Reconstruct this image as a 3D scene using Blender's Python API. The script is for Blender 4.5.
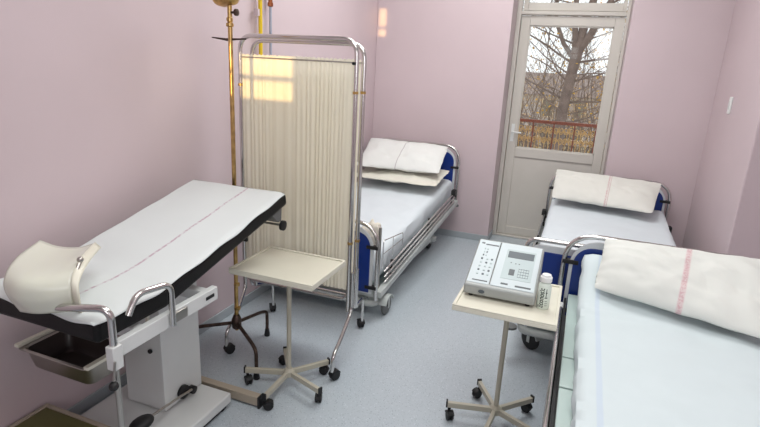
import bpy, bmesh, math, random
from mathutils import Vector, Matrix, noise
for o in list(bpy.data.objects): bpy.data.objects.remove(o)
scene = bpy.context.scene
COL = scene.collection
PI = math.pi

# ------------------------------------------------------------ camera
cam_data = bpy.data.cameras.new('camera')
cam_data.sensor_width = 36.0
cam_data.lens = 524.7156 * 36.0 / 760.0
cam_data.clip_start = 0.02
cam = bpy.data.objects.new('camera', cam_data)
COL.objects.link(cam)
RX = Vector((0.93075079, 0.36220503, 0.05010479))
DN = Vector((0.14429778, -0.23792996, -0.96050377))
FW = Vector((-0.33597787, 0.90121964, -0.27371888))
m = Matrix.Identity(4)
for i in range(3):
    m[i][0] = RX[i]; m[i][1] = -DN[i]; m[i][2] = -FW[i]
m[2][3] = 1.72
cam.matrix_world = m
scene.camera = cam

# ------------------------------------------------------------ world, sun, window light, exposure
world = bpy.data.worlds.new('world'); scene.world = world
world.use_nodes = True
wn = world.node_tree
bg = wn.nodes['Background']
bg.inputs['Color'].default_value = (0.93, 0.96, 1.0, 1)
bg.inputs['Strength'].default_value = 1.6
SUN_DIR = Vector((-0.25, 1.0, -0.12)).normalized()
sd = bpy.data.lights.new('sun', 'SUN'); sd.energy = 4.2; sd.angle = 0.006; sd.color = (1.0, 0.64, 0.24)
sun = bpy.data.objects.new('sun', sd); COL.objects.link(sun)
sun.rotation_mode = 'QUATERNION'; sun.rotation_quaternion = SUN_DIR.to_track_quat('-Z', 'Y')

def area(name, loc, aim, sx, sy, power, color):
    d = bpy.data.lights.new(name, 'AREA'); d.shape = 'RECTANGLE'; d.size = sx; d.size_y = sy
    d.energy = power; d.color = color
    o = bpy.data.objects.new(name, d); COL.objects.link(o); o.location = loc
    o.rotation_mode = 'QUATERNION'
    o.rotation_quaternion = (Vector(aim) - Vector(loc)).to_track_quat('-Z', 'Y')
    return o
area('daylight_rear_window', (0.75, -1.93, 1.95), (0.35, 3.0, 1.0), 1.5, 1.5, 34, (0.95, 0.98, 1.0))
area('side_fill', (1.83, 0.6, 2.1), (-1.0, 2.2, 0.9), 1.6, 1.5, 9, (0.96, 0.98, 1.0))  # added fill lamp at the right, the side wall has no window
area('ceiling_light_far', (-0.75, 3.7, 3.3), (-0.75, 3.7, 0.0), 1.5, 1.5, 58, (0.98, 1.0, 0.98))
area('ceiling_light_near', (-0.1, 1.0, 3.3), (-0.1, 1.0, 0.0), 1.5, 1.5, 40, (0.98, 1.0, 0.98))
scene.view_settings.view_transform = 'Standard'
scene.view_settings.look = 'None'
scene.view_settings.exposure = 0.0
scene.view_settings.gamma = 1.0
scene.view_settings.use_curve_mapping = False

# ------------------------------------------------------------ materials
def srgb(h):
    if isinstance(h, str):
        h = [int(h[i:i + 2], 16) / 255 for i in (0, 2, 4)]
    return tuple((c / 12.92 if c <= 0.04045 else ((c + 0.055) / 1.055) ** 2.4) for c in h) + (1.0,)

def mat(name, col, rough=0.5, metal=0.0, var=0.03, scale=6.0, bump=0.0, bscale=60.0, spec=0.5, sub=0.0, trans=0.0, coat=0.0):
    mt = bpy.data.materials.new(name); mt.use_nodes = True
    nt = mt.node_tree; b = nt.nodes['Principled BSDF']
    c = srgb(col)
    tc = nt.nodes.new('ShaderNodeTexCoord')
    nz = nt.nodes.new('ShaderNodeTexNoise'); nz.inputs['Scale'].default_value = scale; nz.inputs['Detail'].default_value = 4
    nt.links.new(tc.outputs['Object'], nz.inputs['Vector'])
    rp = nt.nodes.new('ShaderNodeValToRGB')
    rp.color_ramp.elements[0].position = 0.3; rp.color_ramp.elements[1].position = 0.7
    rp.color_ramp.elements[0].color = tuple(max(0, x * (1 - var)) for x in c[:3]) + (1,)
    rp.color_ramp.elements[1].color = tuple(min(1, x * (1 + var)) for x in c[:3]) + (1,)
    nt.links.new(nz.outputs['Fac'], rp.inputs['Fac'])
    nt.links.new(rp.outputs['Color'], b.inputs['Base Color'])
    b.inputs['Roughness'].default_value = rough; b.inputs['Metallic'].default_value = metal
    b.inputs['Specular IOR Level'].default_value = spec
    if coat: b.inputs['Coat Weight'].default_value = coat; b.inputs['Coat Roughness'].default_value = 0.1
    if trans: b.inputs['Transmission Weight'].default_value = trans
    if sub:
        b.inputs['Subsurface Weight'].default_value = sub; b.inputs['Subsurface Radius'].default_value = (0.02, 0.02, 0.015)
        b.inputs['Subsurface Scale'].default_value = 0.5
    if bump:
        n2 = nt.nodes.new('ShaderNodeTexNoise'); n2.inputs['Scale'].default_value = bscale; n2.inputs['Detail'].default_value = 3
        nt.links.new(tc.outputs['Object'], n2.inputs['Vector'])
        bp = nt.nodes.new('ShaderNodeBump'); bp.inputs['Strength'].default_value = bump; bp.inputs['Distance'].default_value = 0.01
        nt.links.new(n2.outputs['Fac'], bp.inputs['Height']); nt.links.new(bp.outputs['Normal'], b.inputs['Normal'])
    return mt

def stripes(mt, axis, bands, broken=False, yrange=None):
    """woven coloured bands in the cloth: bands = (centre, half width, colour, strength, broken)"""
    nt = mt.node_tree; b = nt.nodes['Principled BSDF']
    src = b.inputs['Base Color'].links[0].from_socket
    tc = nt.nodes.new('ShaderNodeTexCoord'); sx = nt.nodes.new('ShaderNodeSeparateXYZ')
    nt.links.new(tc.outputs['Object'], sx.inputs[0])
    for (cen, hw, colr, st, brk) in bands:
        sub = nt.nodes.new('ShaderNodeMath'); sub.operation = 'SUBTRACT'; sub.inputs[1].default_value = cen
        nt.links.new(sx.outputs[axis], sub.inputs[0])
        ab = nt.nodes.new('ShaderNodeMath'); ab.operation = 'ABSOLUTE'; nt.links.new(sub.outputs[0], ab.inputs[0])
        mr = nt.nodes.new('ShaderNodeMapRange'); mr.inputs[1].default_value = hw * 0.7; mr.inputs[2].default_value = hw * 1.2
        mr.inputs[3].default_value = st; mr.inputs[4].default_value = 0.0
        nt.links.new(ab.outputs[0], mr.inputs[0])
        fac = mr.outputs[0]
        if brk:
            wv = nt.nodes.new('ShaderNodeTexNoise'); wv.inputs['Scale'].default_value = brk; wv.inputs['Detail'].default_value = 2
            nt.links.new(tc.outputs['Object'], wv.inputs['Vector'])
            m2 = nt.nodes.new('ShaderNodeMapRange'); m2.inputs[1].default_value = 0.42; m2.inputs[2].default_value = 0.56
            m2.inputs[3].default_value = 0.25; m2.inputs[4].default_value = 1.0
            nt.links.new(wv.outputs['Fac'], m2.inputs[0])
            mu = nt.nodes.new('ShaderNodeMath'); mu.operation = 'MULTIPLY'
            nt.links.new(fac, mu.inputs[0]); nt.links.new(m2.outputs[0], mu.inputs[1]); fac = mu.outputs[0]
        mx = nt.nodes.new('ShaderNodeMix'); mx.data_type = 'RGBA'
        nt.links.new(fac, mx.inputs[0]); nt.links.new(src, mx.inputs[6]); mx.inputs[7].default_value = srgb(colr)
        src = mx.outputs[2]
    nt.links.new(src, b.inputs['Base Color'])
    return mt

M = {}
M['wall'] = mat('pink_wall_paint', 'CCBBBF', 0.40, var=0.025, scale=2.0, bump=0.04, bscale=180, spec=0.4)
M['ceiling'] = mat('ceiling_paint', 'E6E2DE', 0.9)
M['skirt'] = mat('grey_vinyl_skirting', 'A9AFB4', 0.45, var=0.04)
M['trim'] = mat('cream_gloss_paint', 'CFCAC2', 0.38, var=0.02)
M['chrome'] = mat('chrome', 'D2D0CE', 0.17, 1.0, var=0.02)
M['steel'] = mat('brushed_steel', 'B4B0AA', 0.33, 1.0, var=0.05)
M['brass'] = mat('tarnished_brass', 'C0A068', 0.28, 1.0, var=0.25, scale=25)
M['rust'] = mat('rusty_plated_steel', '54463F', 0.4, 0.8, var=0.35, scale=30)
M['black_vinyl'] = mat('black_vinyl', '0B0A0C', 0.5, bump=0.1, bscale=200, spec=0.3)
M['rubber'] = mat('black_rubber', '131315', 0.55)
M['castergrey'] = mat('grey_rubber', '6A6C6C', 0.6)
M['white_metal'] = mat('white_enamel', 'D3D5D4', 0.3, var=0.02)
M['bed_grey'] = mat('bed_frame_grey', 'B9BEBC', 0.35, var=0.03)
M['aqua'] = mat('pale_aqua_panel', 'B7C8C4', 0.35, var=0.03)
M['blue'] = mat('blue_laminate', '0F2F7C', 0.3, var=0.06)
M['panel_edge'] = mat('pale_panel_edging', 'C9CDD0', 0.4)
M['cream'] = mat('cream_plastic', 'E0DDCD', 0.35, var=0.03)
M['cream_metal'] = mat('cream_enamel', 'B9B4A4', 0.35, var=0.03)
M['yellow'] = mat('yellow_pipe_paint', 'E3C31E', 0.35)
M['bluegrey'] = mat('blue_grey_pipe_paint', '9FA4B6', 0.4)
M['copper'] = mat('copper', 'A86A48', 0.3, 1.0, var=0.15, scale=30)
M['curtain'] = mat('cream_curtain_cloth', 'F0ECDC', 0.85, var=0.02, bump=0.05, bscale=500)
M['shell'] = mat('translucent_cream_plastic', 'DBDCCF', 0.22, var=0.02, sub=0.25)
M['olive'] = mat('olive_vinyl', '5F5D33', 0.5, var=0.06)
M['beige'] = mat('beige_edge', 'A89C8C', 0.5)
M['device'] = mat('device_grey_plastic', 'A0A4A2', 0.4, var=0.015)
M['device_top'] = mat('device_pale_plastic', 'BCC7CB', 0.4, var=0.015)
M['device_dark'] = mat('device_marking', '50565A', 0.5)
M['device_mid'] = mat('device_overlay', 'A9B8BA', 0.4)
M['lcd'] = mat('grey_lcd', '515A61', 0.5)
M['label_green'] = mat('pale_label', 'DCE6DC', 0.5)
M['ink_green'] = mat('dark_green_ink', '16302A', 0.6)
M['bottle_cap'] = mat('white_cap', 'ECEDEC', 0.35)
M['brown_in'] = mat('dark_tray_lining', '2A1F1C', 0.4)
M['mint'] = mat('switch_white', 'E6E8E6', 0.3)
M['sheet'] = mat('white_sheet', 'D5DDE2', 0.85, var=0.012, bump=0.05, bscale=18)
M['towel'] = mat('beige_towel', 'D8D2C6', 0.9, bump=0.2, bscale=40)
M['towel_lining'] = mat('towel_beige_lining', 'BBA890', 0.9)
for n, bands in {'sheet_exam': [(-1.575, 0.006, 'B493A4', 0.75, 60)],
                 'sheet_near': [(-0.335, 0.011, 'B8C8E0', 0.4, 0)]}.items():
    M[n] = stripes(mat(n, 'D9DEDE' if n == 'sheet_exam' else 'D0DBDE', 0.85, var=0.012, bump=0.05, bscale=16), 0, bands)
M['pillow_left'] = stripes(mat('pillowcase_white', 'DEE0DD', 0.9, var=0.02, bump=0.05, bscale=22), 0, [(0.0, 0.004, '8E7F86', 0.6, 0)])
M['pillow_under'] = mat('pillowcase_ivory', 'DAD8CC', 0.9, var=0.02, bump=0.05, bscale=22)
M['pillow_far'] = stripes(mat('pillowcase_offwhite', 'DDDDD6', 0.9, var=0.02, bump=0.05, bscale=22), 0, [(0.03, 0.007, 'C08890', 0.6, 90), (0.045, 0.003, 'B8848C', 0.5, 0)])
M['pillow_near'] = stripes(mat('pillowcase_cream', 'DBDDD8', 0.9, var=0.02, bump=0.05, bscale=20), 0, [(-0.005, 0.011, 'B8707F', 0.6, 110), (-0.005, 0.014, 'DDB9BE', 0.35, 0)])
M['bark'] = mat('grey_bark', '77685F', 0.9, var=0.25, scale=8, bump=0.5, bscale=30)
M['twig'] = mat('twig_brown', '6E5E52', 0.9, var=0.2)
M['rail_rust'] = mat('red_brown_railing', '8A4A34', 0.6, var=0.2, scale=20)
M['scroll'] = mat('ochre_ironwork', 'C9A56E', 0.7, var=0.25, scale=20)
M['leaf'] = mat('ochre_leaf', 'C49A3C', 0.8, var=0.2)
M['dryleaf'] = mat('tan_leaf', 'B79B78', 0.8, var=0.2)
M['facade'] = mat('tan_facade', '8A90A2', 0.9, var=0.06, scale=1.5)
M['roof'] = mat('brown_roof', '80797A', 0.9, var=0.1)
M['concrete'] = mat('balcony_concrete', 'A6A29A', 0.9)
M['ground'] = mat('winter_ground', 'A79E84', 0.95, var=0.15)

def make_translucent(mt, col, fac):
    nt = mt.node_tree; b = nt.nodes['Principled BSDF']; out = nt.nodes['Material Output']
    tl = nt.nodes.new('ShaderNodeBsdfTranslucent'); tl.inputs['Color'].default_value = srgb(col)
    mx = nt.nodes.new('ShaderNodeMixShader'); mx.inputs[0].default_value = fac
    nt.links.new(b.outputs[0], mx.inputs[1]); nt.links.new(tl.outputs[0], mx.inputs[2]); nt.links.new(mx.outputs[0], out.inputs['Surface'])
make_translucent(M['curtain'], 'FAF4E2', 0.32)
def floor_mat():
    mt = mat('speckled_vinyl_floor', 'B6BFC6', 0.25, var=0.02, scale=1.3, spec=0.45)
    nt = mt.node_tree; b = nt.nodes['Principled BSDF']; src = b.inputs['Base Color'].links[0].from_socket
    tc = nt.nodes.new('ShaderNodeTexCoord')
    for sc, th, colr, st in ((85, 0.15, '75808B', 0.7), (60, 0.14, 'D4DCE2', 0.6), (140, 0.17, '8A95A0', 0.4)):
        v = nt.nodes.new('ShaderNodeTexVoronoi'); v.inputs['Scale'].default_value = sc
        nt.links.new(tc.outputs['Object'], v.inputs['Vector'])
        mr = nt.nodes.new('ShaderNodeMapRange'); mr.inputs[1].default_value = th; mr.inputs[2].default_value = th + 0.08
        mr.inputs[3].default_value = st; mr.inputs[4].default_value = 0
        nt.links.new(v.outputs['Distance'], mr.inputs[0])
        mx = nt.nodes.new('ShaderNodeMix'); mx.data_type = 'RGBA'; nt.links.new(mr.outputs[0], mx.inputs[0])
        nt.links.new(src, mx.inputs[6]); mx.inputs[7].default_value = srgb(colr); src = mx.outputs[2]
    nt.links.new(src, b.inputs['Base Color'])
    return mt
M['floor'] = floor_mat()
def glass_mat():
    mt = bpy.data.materials.new('window_glass'); mt.use_nodes = True; nt = mt.node_tree
    nt.nodes.remove(nt.nodes['Principled BSDF'])
    out = nt.nodes['Material Output']; tr = nt.nodes.new('ShaderNodeBsdfTransparent'); gl = nt.nodes.new('ShaderNodeBsdfGlossy')
    gl.inputs['Roughness'].default_value = 0.02; tr.inputs['Color'].default_value = (0.97, 0.98, 0.97, 1)
    fr = nt.nodes.new('ShaderNodeFresnel'); mx = nt.nodes.new('ShaderNodeMixShader')
    nt.links.new(fr.outputs[0], mx.inputs[0]); nt.links.new(tr.outputs[0], mx.inputs[1]); nt.links.new(gl.outputs[0], mx.inputs[2])
    nt.links.new(mx.outputs[0], out.inputs['Surface'])
    return mt
M['glass'] = glass_mat()

# ------------------------------------------------------------ mesh helpers
def obj(name, bm, mt, parent=None, smooth=None, bevel=0.0):
    bmesh.ops.recalc_face_normals(bm, faces=bm.faces)
    me = bpy.data.meshes.new(name); bm.to_mesh(me); bm.free()
    me.materials.append(M[mt] if isinstance(mt, str) else mt)
    o = bpy.data.objects.new(name, me); COL.objects.link(o)
    if smooth is None: smooth = 40
    if smooth:
        for p in me.polygons: p.use_smooth = True
        me.set_sharp_from_angle(angle=math.radians(smooth))
    if bevel:
        bv = o.modifiers.new('bevel', 'BEVEL'); bv.width = bevel; bv.segments = 3; bv.limit_method = 'ANGLE'; bv.angle_limit = math.radians(40)
        bv.harden_normals = False
    if parent: o.parent = parent
    return o
def new(): return bmesh.new()
def objs(name, bm, mt, parent=None, **k):
    """one part for every loose piece of bm"""
    out = []; left = set(bm.verts)
    bm.verts.ensure_lookup_table(); idx = {v: i for i, v in enumerate(bm.verts)}
    while left:
        st_ = [next(iter(left))]; comp = set(st_)
        while st_:
            v = st_.pop()
            for e in v.link_edges:
                w = e.other_vert(v)
                if w not in comp: comp.add(w); st_.append(w)
        left -= comp
        nb = bmesh.new(); mp = {v: nb.verts.new(v.co) for v in sorted(comp, key=lambda q: idx[q])}
        for f in bm.faces:
            if f.verts[0] in comp: nb.faces.new([mp[v] for v in f.verts])
        out.append((min(idx[v] for v in comp), nb))
    bm.free(); out.sort(key=lambda q: q[0])
    return [obj(name, q, mt, parent, **k) for _, q in out]
def box(bm, x0, x1, y0, y1, z0, z1, mtx=None):
    vs = [bm.verts.new(Vector(p)) for p in ((x0,y0,z0),(x1,y0,z0),(x1,y1,z0),(x0,y1,z0),(x0,y0,z1),(x1,y0,z1),(x1,y1,z1),(x0,y1,z1))]
    if mtx is not None:
        for v in vs: v.co = mtx @ v.co
    for f in ((0,3,2,1),(4,5,6,7),(0,1,5,4),(1,2,6,5),(2,3,7,6),(3,0,4,7)): bm.faces.new([vs[i] for i in f])
    return bm
def bar(bm, a, b, w, h):
    """rectangular bar from a to b, w wide, h tall"""
    a = Vector(a); b = Vector(b); d = b - a; L = d.length; d.normalize()
    up = Vector((0,0,1))
    if abs(d.z) > 0.95: up = Vector((0,1,0))
    s = d.cross(up).normalized(); u = s.cross(d).normalized()
    vs = []
    for p in (a, b):
        for i, j in ((-1,-1),(1,-1),(1,1),(-1,1)): vs.append(bm.verts.new(p + s*i*w/2 + u*j*h/2))
    for f in ((3,2,1,0),(4,5,6,7),(0,1,5,4),(1,2,6,5),(2,3,7,6),(3,0,4,7)): bm.faces.new([vs[i] for i in f])
    return bm
def fillet(pts, r, n=6):
    pts = [Vector(p) for p in pts]; out = [pts[0]]
    for i in range(1, len(pts) - 1):
        a, p, c = pts[i-1], pts[i], pts[i+1]
        u = (a - p); v = (c - p); rr = min(r, u.length * 0.48, v.length * 0.48); u.normalize(); v.normalize()
        s, e = p + u * rr, p + v * rr
        for k in range(n + 1):
            t = k / n; out.append((1-t)**2 * s + 2*t*(1-t) * p + t*t * e)
    out.append(pts[-1]); return out
def tube(bm, pts, r, seg=12, fil=0.0, n=6):
    if fil: pts = fillet(pts, fil, n)
    pts = [Vector(p) for p in pts]; rs = r if isinstance(r, (list, tuple)) else [r] * len(pts)
    rings = []; prev = None
    for i, p in enumerate(pts):
        d = (pts[min(i+1, len(pts)-1)] - pts[max(i-1, 0)]).normalized()
        if prev is None:
            ref = Vector((0,0,1)) if abs(d.z) < 0.9 else Vector((1,0,0)); u = d.cross(ref).normalized()
        else:
            u = (prev - d * prev.dot(d))
            u = u.normalized() if u.length > 1e-6 else d.orthogonal().normalized()
        prev = u; v = d.cross(u)
        rings.append([bm.verts.new(p + (u*math.cos(2*PI*k/seg) + v*math.sin(2*PI*k/seg)) * rs[i]) for k in range(seg)])
    for a, b in zip(rings, rings[1:]):
        for k in range(seg): bm.faces.new((a[k], a[(k+1)%seg], b[(k+1)%seg], b[k]))
    bm.faces.new(rings[0][::-1]); bm.faces.new(rings[-1]); return bm
def lathe(bm, prof, cx=0, cy=0, cz=0, seg=24, mtx=None):
    """prof: (radius, z) list, closed at both ends"""
    rings = []
    for r, z in prof:
        rings.append([bm.verts.new(Vector((cx + r*math.cos(2*PI*k/seg), cy + r*math.sin(2*PI*k/seg), cz + z))) for k in range(seg)])
    for a, b in zip(rings, rings[1:]):
        for k in range(seg): bm.faces.new((a[k], a[(k+1)%seg], b[(k+1)%seg], b[k]))
    bm.faces.new(rings[0][::-1]); bm.faces.new(rings[-1])
    if mtx is not None:
        for rg in rings:
            for v in rg: v.co = mtx @ v.co
    return bm
def sphere(bm, c, r, sx=1, sy=1, sz=1, u=14, v=8):
    bmesh.ops.create_uvsphere(bm, u_segments=u, v_segments=v, radius=r, matrix=Matrix.Translation(c) @ Matrix.Diagonal((sx, sy, sz, 1)))
    return bm
def prism(bm, pts, off):
    """closed outline pts extruded by vector off"""
    off = Vector(off); a = [bm.verts.new(Vector(p)) for p in pts]; b = [bm.verts.new(Vector(p) + off) for p in pts]
    n = len(a); bm.faces.new(a[::-1]); bm.faces.new(b)
    for i in range(n): bm.faces.new((a[i], a[(i+1)%n], b[(i+1)%n], b[i]))
    return bm
def grid(bm, fn, nu, nv):
    vs = [[bm.verts.new(Vector(fn(i/nu, j/nv))) for j in range(nv+1)] for i in range(nu+1)]
    for i in range(nu):
        for j in range(nv): bm.faces.new((vs[i][j], vs[i+1][j], vs[i+1][j+1], vs[i][j+1]))
    return vs
def thing(name, label, cat, loc=(0,0,0), rz=0.0, group=None):
    o = bpy.data.objects.new(name, None); COL.objects.link(o); o.location = loc; o.rotation_euler = (0,0,rz)
    o.empty_display_size = 0.1
    o['label'] = label; o['category'] = cat
    if group: o['group'] = group
    return o
def tag(o, label, cat, group=None, kind=None):
    o['label'] = label; o['category'] = cat
    if group: o['group'] = group
    if kind: o['kind'] = kind
    return o
def struct(name, bm, mt, parent=None, **k):
    o = obj(name, bm, mt, parent, **k)
    if not parent: o['kind'] = 'structure'
    return o
def dup(root, loc=None, rz=None, label=None):
    r = root.copy(); COL.objects.link(r)
    if loc is not None: r.location = loc
    if rz is not None: r.rotation_euler = (0,0,rz)
    if label: r['label'] = label
    for ch in list(root.children):
        c = ch.copy(); COL.objects.link(c); c.parent = r
        for g in ch.children:
            d = g.copy(); COL.objects.link(d); d.parent = c
    return r
def noise3(x, y, s=0.0):
    return noise.noise(Vector((x*2.6, y*2.6, s*3.7))) + 0.5*noise.noise(Vector((x*6.1+9, y*6.1, s*1.9)))

# ------------------------------------------------------------ room shell
XL, XR, YB, ZC, YR, XRR, YN = -2.095, 1.0, 5.25, 3.35, -2.0, 1.9, 3.88
T = 0.3
box_b = lambda *a: box(new(), *a)
struct('floor', box_b(XL-T, XRR+T, YR-T, YB+0.65, -0.1, 0), 'floor', smooth=0)
struct('ceiling', box_b(XL-T, XRR+T, YR-T, YB+0.65, ZC, ZC+0.1), 'ceiling', smooth=0)
struct('wall_left', box_b(XL-T, XL, YR-T, YB+0.6, 0, ZC), 'wall', smooth=0)
OX0, OX1, OZ1, YD = -0.755, 0.255, 2.95, 5.567
b = new(); box(b, XL, OX0, YB, YB+0.45, 0, ZC); box(b, OX1, XR+T, YB, YB+0.45, 0, ZC); box(b, OX0, OX1, YB, YB+0.45, OZ1, ZC)
struct('wall_back', b, 'wall', smooth=0, bevel=0.006)
struct('wall_right', box_b(XR, XR+T, YN, YB, 0, ZC), 'wall', smooth=0, bevel=0.008)
struct('wall_alcove', box_b(XR+T, XRR, YN, YN+T, 0, ZC), 'wall', smooth=0)
struct('wall_side', box_b(XRR, XRR+T, YR-T, YN+T, 0, ZC), 'wall', smooth=0)
def holed(bm, xs, zs, holes, y0, y1):
    for i in range(len(xs)-1):
        for j in range(len(zs)-1):
            if (i, j) not in holes: box(bm, xs[i], xs[i+1], y0, y1, zs[j], zs[j+1])
b = new()
holed(b, [XL, -0.715, -0.35, -0.262, -0.160, XRR], [0, 2.047, 2.160, 2.178, 2.302, 2.862, 2.94, 2.957, 3.135, ZC],
      {(1,1),(1,3),(3,5),(3,7)}, YR-0.1, YR)
struct('wall_rear', b, 'wall', smooth=0)
b = new(); box(b, XL, XL+0.012, YR, YB, 0, 0.065); struct('baseboard_left', b, 'skirt', smooth=0, bevel=0.004)
b = new(); box(b, XL+0.012, OX0, YB-0.012, YB, 0, 0.065); box(b, OX0-0.0, OX0+0.01, YB-0.012, YD-0.05, 0, 0.065)
box(b, OX1, XR-0.012, YB-0.012, YB, 0, 0.065); struct('baseboard_back', b, 'skirt', smooth=0, bevel=0.004)
b = new(); box(b, XR-0.012, XR, YN, YB, 0, 0.065); box(b, XR-0.012, XRR, YN-0.012, YN, 0, 0.065); struct('baseboard_right', b, 'skirt', smooth=0, bevel=0.004)
# rear window frame around the daylight lamp
b = new()
for a in ((0,1.5,1.2,1.24),(0,1.5,2.66,2.70),(0,0.04,1.2,2.7),(1.46,1.5,1.2,2.7),(0.73,0.77,1.2,2.7)): box(b, a[0], a[1], YR, YR+0.05, a[2], a[3])
struct('window_2', b, 'trim', smooth=0)

# balcony door
door = bpy.data.objects.new('door_1', None); COL.objects.link(door); door['kind'] = 'structure'; door.location = (0, 0, 0)
def bars(lst, y0, y1):
    bm = new()
    for x0, x1, z0, z1 in lst: box(bm, x0, x1, y0, y1, z0, z1)
    return bm
Z0 = 0.02
obj('door_frame', bars([(OX0+0.001, -0.712, 0, OZ1-0.001), (0.226, OX1-0.001, 0, OZ1-0.001), (-0.712, 0.226, 2.25, 2.285), (-0.712, 0.226, 0, Z0), (-0.712,0.226,2.9,OZ1-0.001)], YD-0.035, YD+0.06), 'trim', door, smooth=0, bevel=0.006)
leaf = obj('door_leaf', bars([(-0.708, -0.621, 0.022, 2.243), (0.139, 0.222, 0.022, 2.243), (-0.621, 0.139, 2.154, 2.243), (-0.621, 0.139, 0.866, 0.960), (-0.621, 0.139, 0.022, 0.109)], YD, YD+0.045), 'trim', door, smooth=0, bevel=0.004)
obj('door_panel', bars([(-0.625, 0.143, 0.105, 0.870)], YD+0.014, YD+0.035), 'trim', leaf, smooth=0)
obj('glazing_bead', bars([(-0.621, -0.611, 0.96, 2.154), (0.129, 0.139, 0.96, 2.154), (-0.621, 0.139, 2.144, 2.154), (-0.621, 0.139, 0.96, 0.97)], YD+0.012, YD+0.03), 'trim', leaf, smooth=0)
obj('glass_pane', bars([(-0.612, 0.13, 0.97, 2.145)], YD+0.02, YD+0.024), 'glass', leaf, smooth=0)
b = new(); box(b, -0.683, -0.650, YD-0.006, YD, 1.02, 1.2); tube(b, [(-0.667, YD-0.005, 1.12), (-0.667, YD-0.045, 1.12), (-0.575, YD-0.045, 1.118)], 0.008, fil=0.012)
h = obj('door_handle', b, 'mint', leaf); h['label'] = 'white lever handle'
b = new()
for z in (0.35, 1.1, 1.95): tube(b, [(0.224, YD-0.006, z), (0.224, YD-0.006, z+0.09)], 0.007)
objs('hinge', b, 'trim', door)
win = bpy.data.objects.new('window_1', None); COL.objects.link(win); win['kind'] = 'structure'
obj('window_frame', bars([(-0.70, -0.657, 2.29, 2.89), (0.19, 0.22, 2.29, 2.89), (-0.657, 0.19, 2.29, 2.363), (-0.657, 0.19, 2.84, 2.89)], YD, YD+0.045), 'trim', win, smooth=0, bevel=0.004)
obj('glass_pane', bars([(-0.657, 0.19, 2.363, 2.84)], YD+0.02, YD+0.024), 'glass', win, smooth=0)

# ------------------------------------------------------------ casters
def caster(bm_f, bm_w, x, y, r=0.025, w=0.03, ang=0.0, stem=0.06, hood=True):
    """swivel caster standing on the floor under (x,y): fork into bm_f, twin wheel into bm_w"""
    mt = Matrix.Translation((x, y, 0)) @ Matrix.Rotation(ang, 4, 'Z')
    rot = mt @ Matrix.Translation((r*0.6, 0, r)) @ Matrix.Rotation(PI/2, 4, 'X')
    for s in (-1, 1):
        z0 = s*w*0.28
        lathe(bm_w, [(r*0.3, z0-w*0.2), (r*0.85, z0-w*0.2), (r, z0-w*0.1), (r, z0+w*0.1), (r*0.85, z0+w*0.2), (r*0.3, z0+w*0.2)], seg=18, mtx=rot)
    box(bm_f, -r*0.3, r*0.9, -w*0.09, w*0.09, r*0.7, r*1.9, mtx=mt)
    if hood:
        pts = [(r*0.6 + r*1.15*math.cos(a), -w*0.5, r + r*1.15*math.sin(a)) for a in [PI*0.15 + PI*0.8*k/8 for k in range(9)]]
        pts += [(r*0.6 + r*0.98*math.cos(a), -w*0.5, r + r*0.98*math.sin(a)) for a in [PI*0.95 - PI*0.8*k/8 for k in range(9)]]
        prism(bm_f, [mt @ Vector(p) for p in pts], mt.to_3x3() @ Vector((0, w, 0)))
    tube(bm_f, [mt @ Vector((0, 0, r*1.6)), mt @ Vector((0, 0, r*1.6 + stem))], r*0.32)
def add_caster(parent, x, y, mf='rubber', mw='rubber', **k):
    f, w = new(), new(); caster(f, w, x, y, **k)
    c = obj('caster', f, mf, parent); obj('wheel', w, mw, c); return c

# ------------------------------------------------------------ instrument tables
def trolley(label, loc, w, d, h, angs, casterang):
    t = thing('instrument_table', label, 'table', loc, 0, 'small cream instrument tables on wheels')
    b = new(); x, y = w/2, d/2
    # tray: rim and sunken top
    box(b, -x, x, -y, y, h-0.03, h-0.008)
    for a in ((-x, x, -y, -y+0.014), (-x, x, y-0.014, y), (-x, -x+0.014, -y+0.014, y-0.014), (x-0.014, x, -y+0.014, y-0.014)):
        box(b, a[0], a[1], a[2], a[3], h-0.008, h)
    obj('tray_top', b, 'cream', t, bevel=0.003)
    b = new(); box(b, -0.03, 0.03, -y+0.04, y-0.04, h-0.045, h-0.03); box(b, -x+0.05, x-0.05, -0.02, 0.02, h-0.045, h-0.03)
    obj('support_bracket', b, 'cream_metal', t, bevel=0.002)
    obj('pole', tube(new(), [(0,0,0.085), (0,0,h-0.03)], 0.0125, 16), 'cream_metal', t)
    b = new(); lathe(b, [(0.026, 0.066), (0.03, 0.07), (0.03, 0.098), (0.018, 0.112)], seg=20); obj('hub', b, 'cream_metal', t)
    R = 0.240
    for a in angs:
        ca, sa = math.cos(a), math.sin(a)
        lg = obj('leg', bar(new(), (ca*0.02, sa*0.02, 0.084), (ca*R, sa*R, 0.079), 0.02, 0.028), 'cream_metal', t, bevel=0.002)
        obj('end_cap', bar(new(), (ca*(R-0.002), sa*(R-0.002), 0.083), (ca*(R+0.006), sa*(R+0.006), 0.083), 0.023, 0.036), 'rubber', lg)
        add_caster(t, ca*(R-0.012), sa*(R-0.012), r=0.0245, w=0.034, ang=a+casterang, stem=0.028)
    return t

def towards(cx, cy, pts): return [math.atan2(y-cy, x-cx) for x, y in pts]
c1 = (-1.296, 2.188)
base1 = math.radians(-162)
trolley('small cream instrument table standing empty in front of the folding screen', (c1[0], c1[1], 0), 0.467, 0.375, 0.715,
        [base1 + 2*PI*k/5 for k in range(5)], 2.2)
c2 = (-0.203, 2.345)
base2 = math.radians(-168)
trolley('small cream instrument table beside the near bed, carrying the grey monitor', (c2[0], c2[1], 0), 0.447, 0.455, 0.715,
        [base2 + 2*PI*k/5 for k in range(5)], 1.9)

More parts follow.
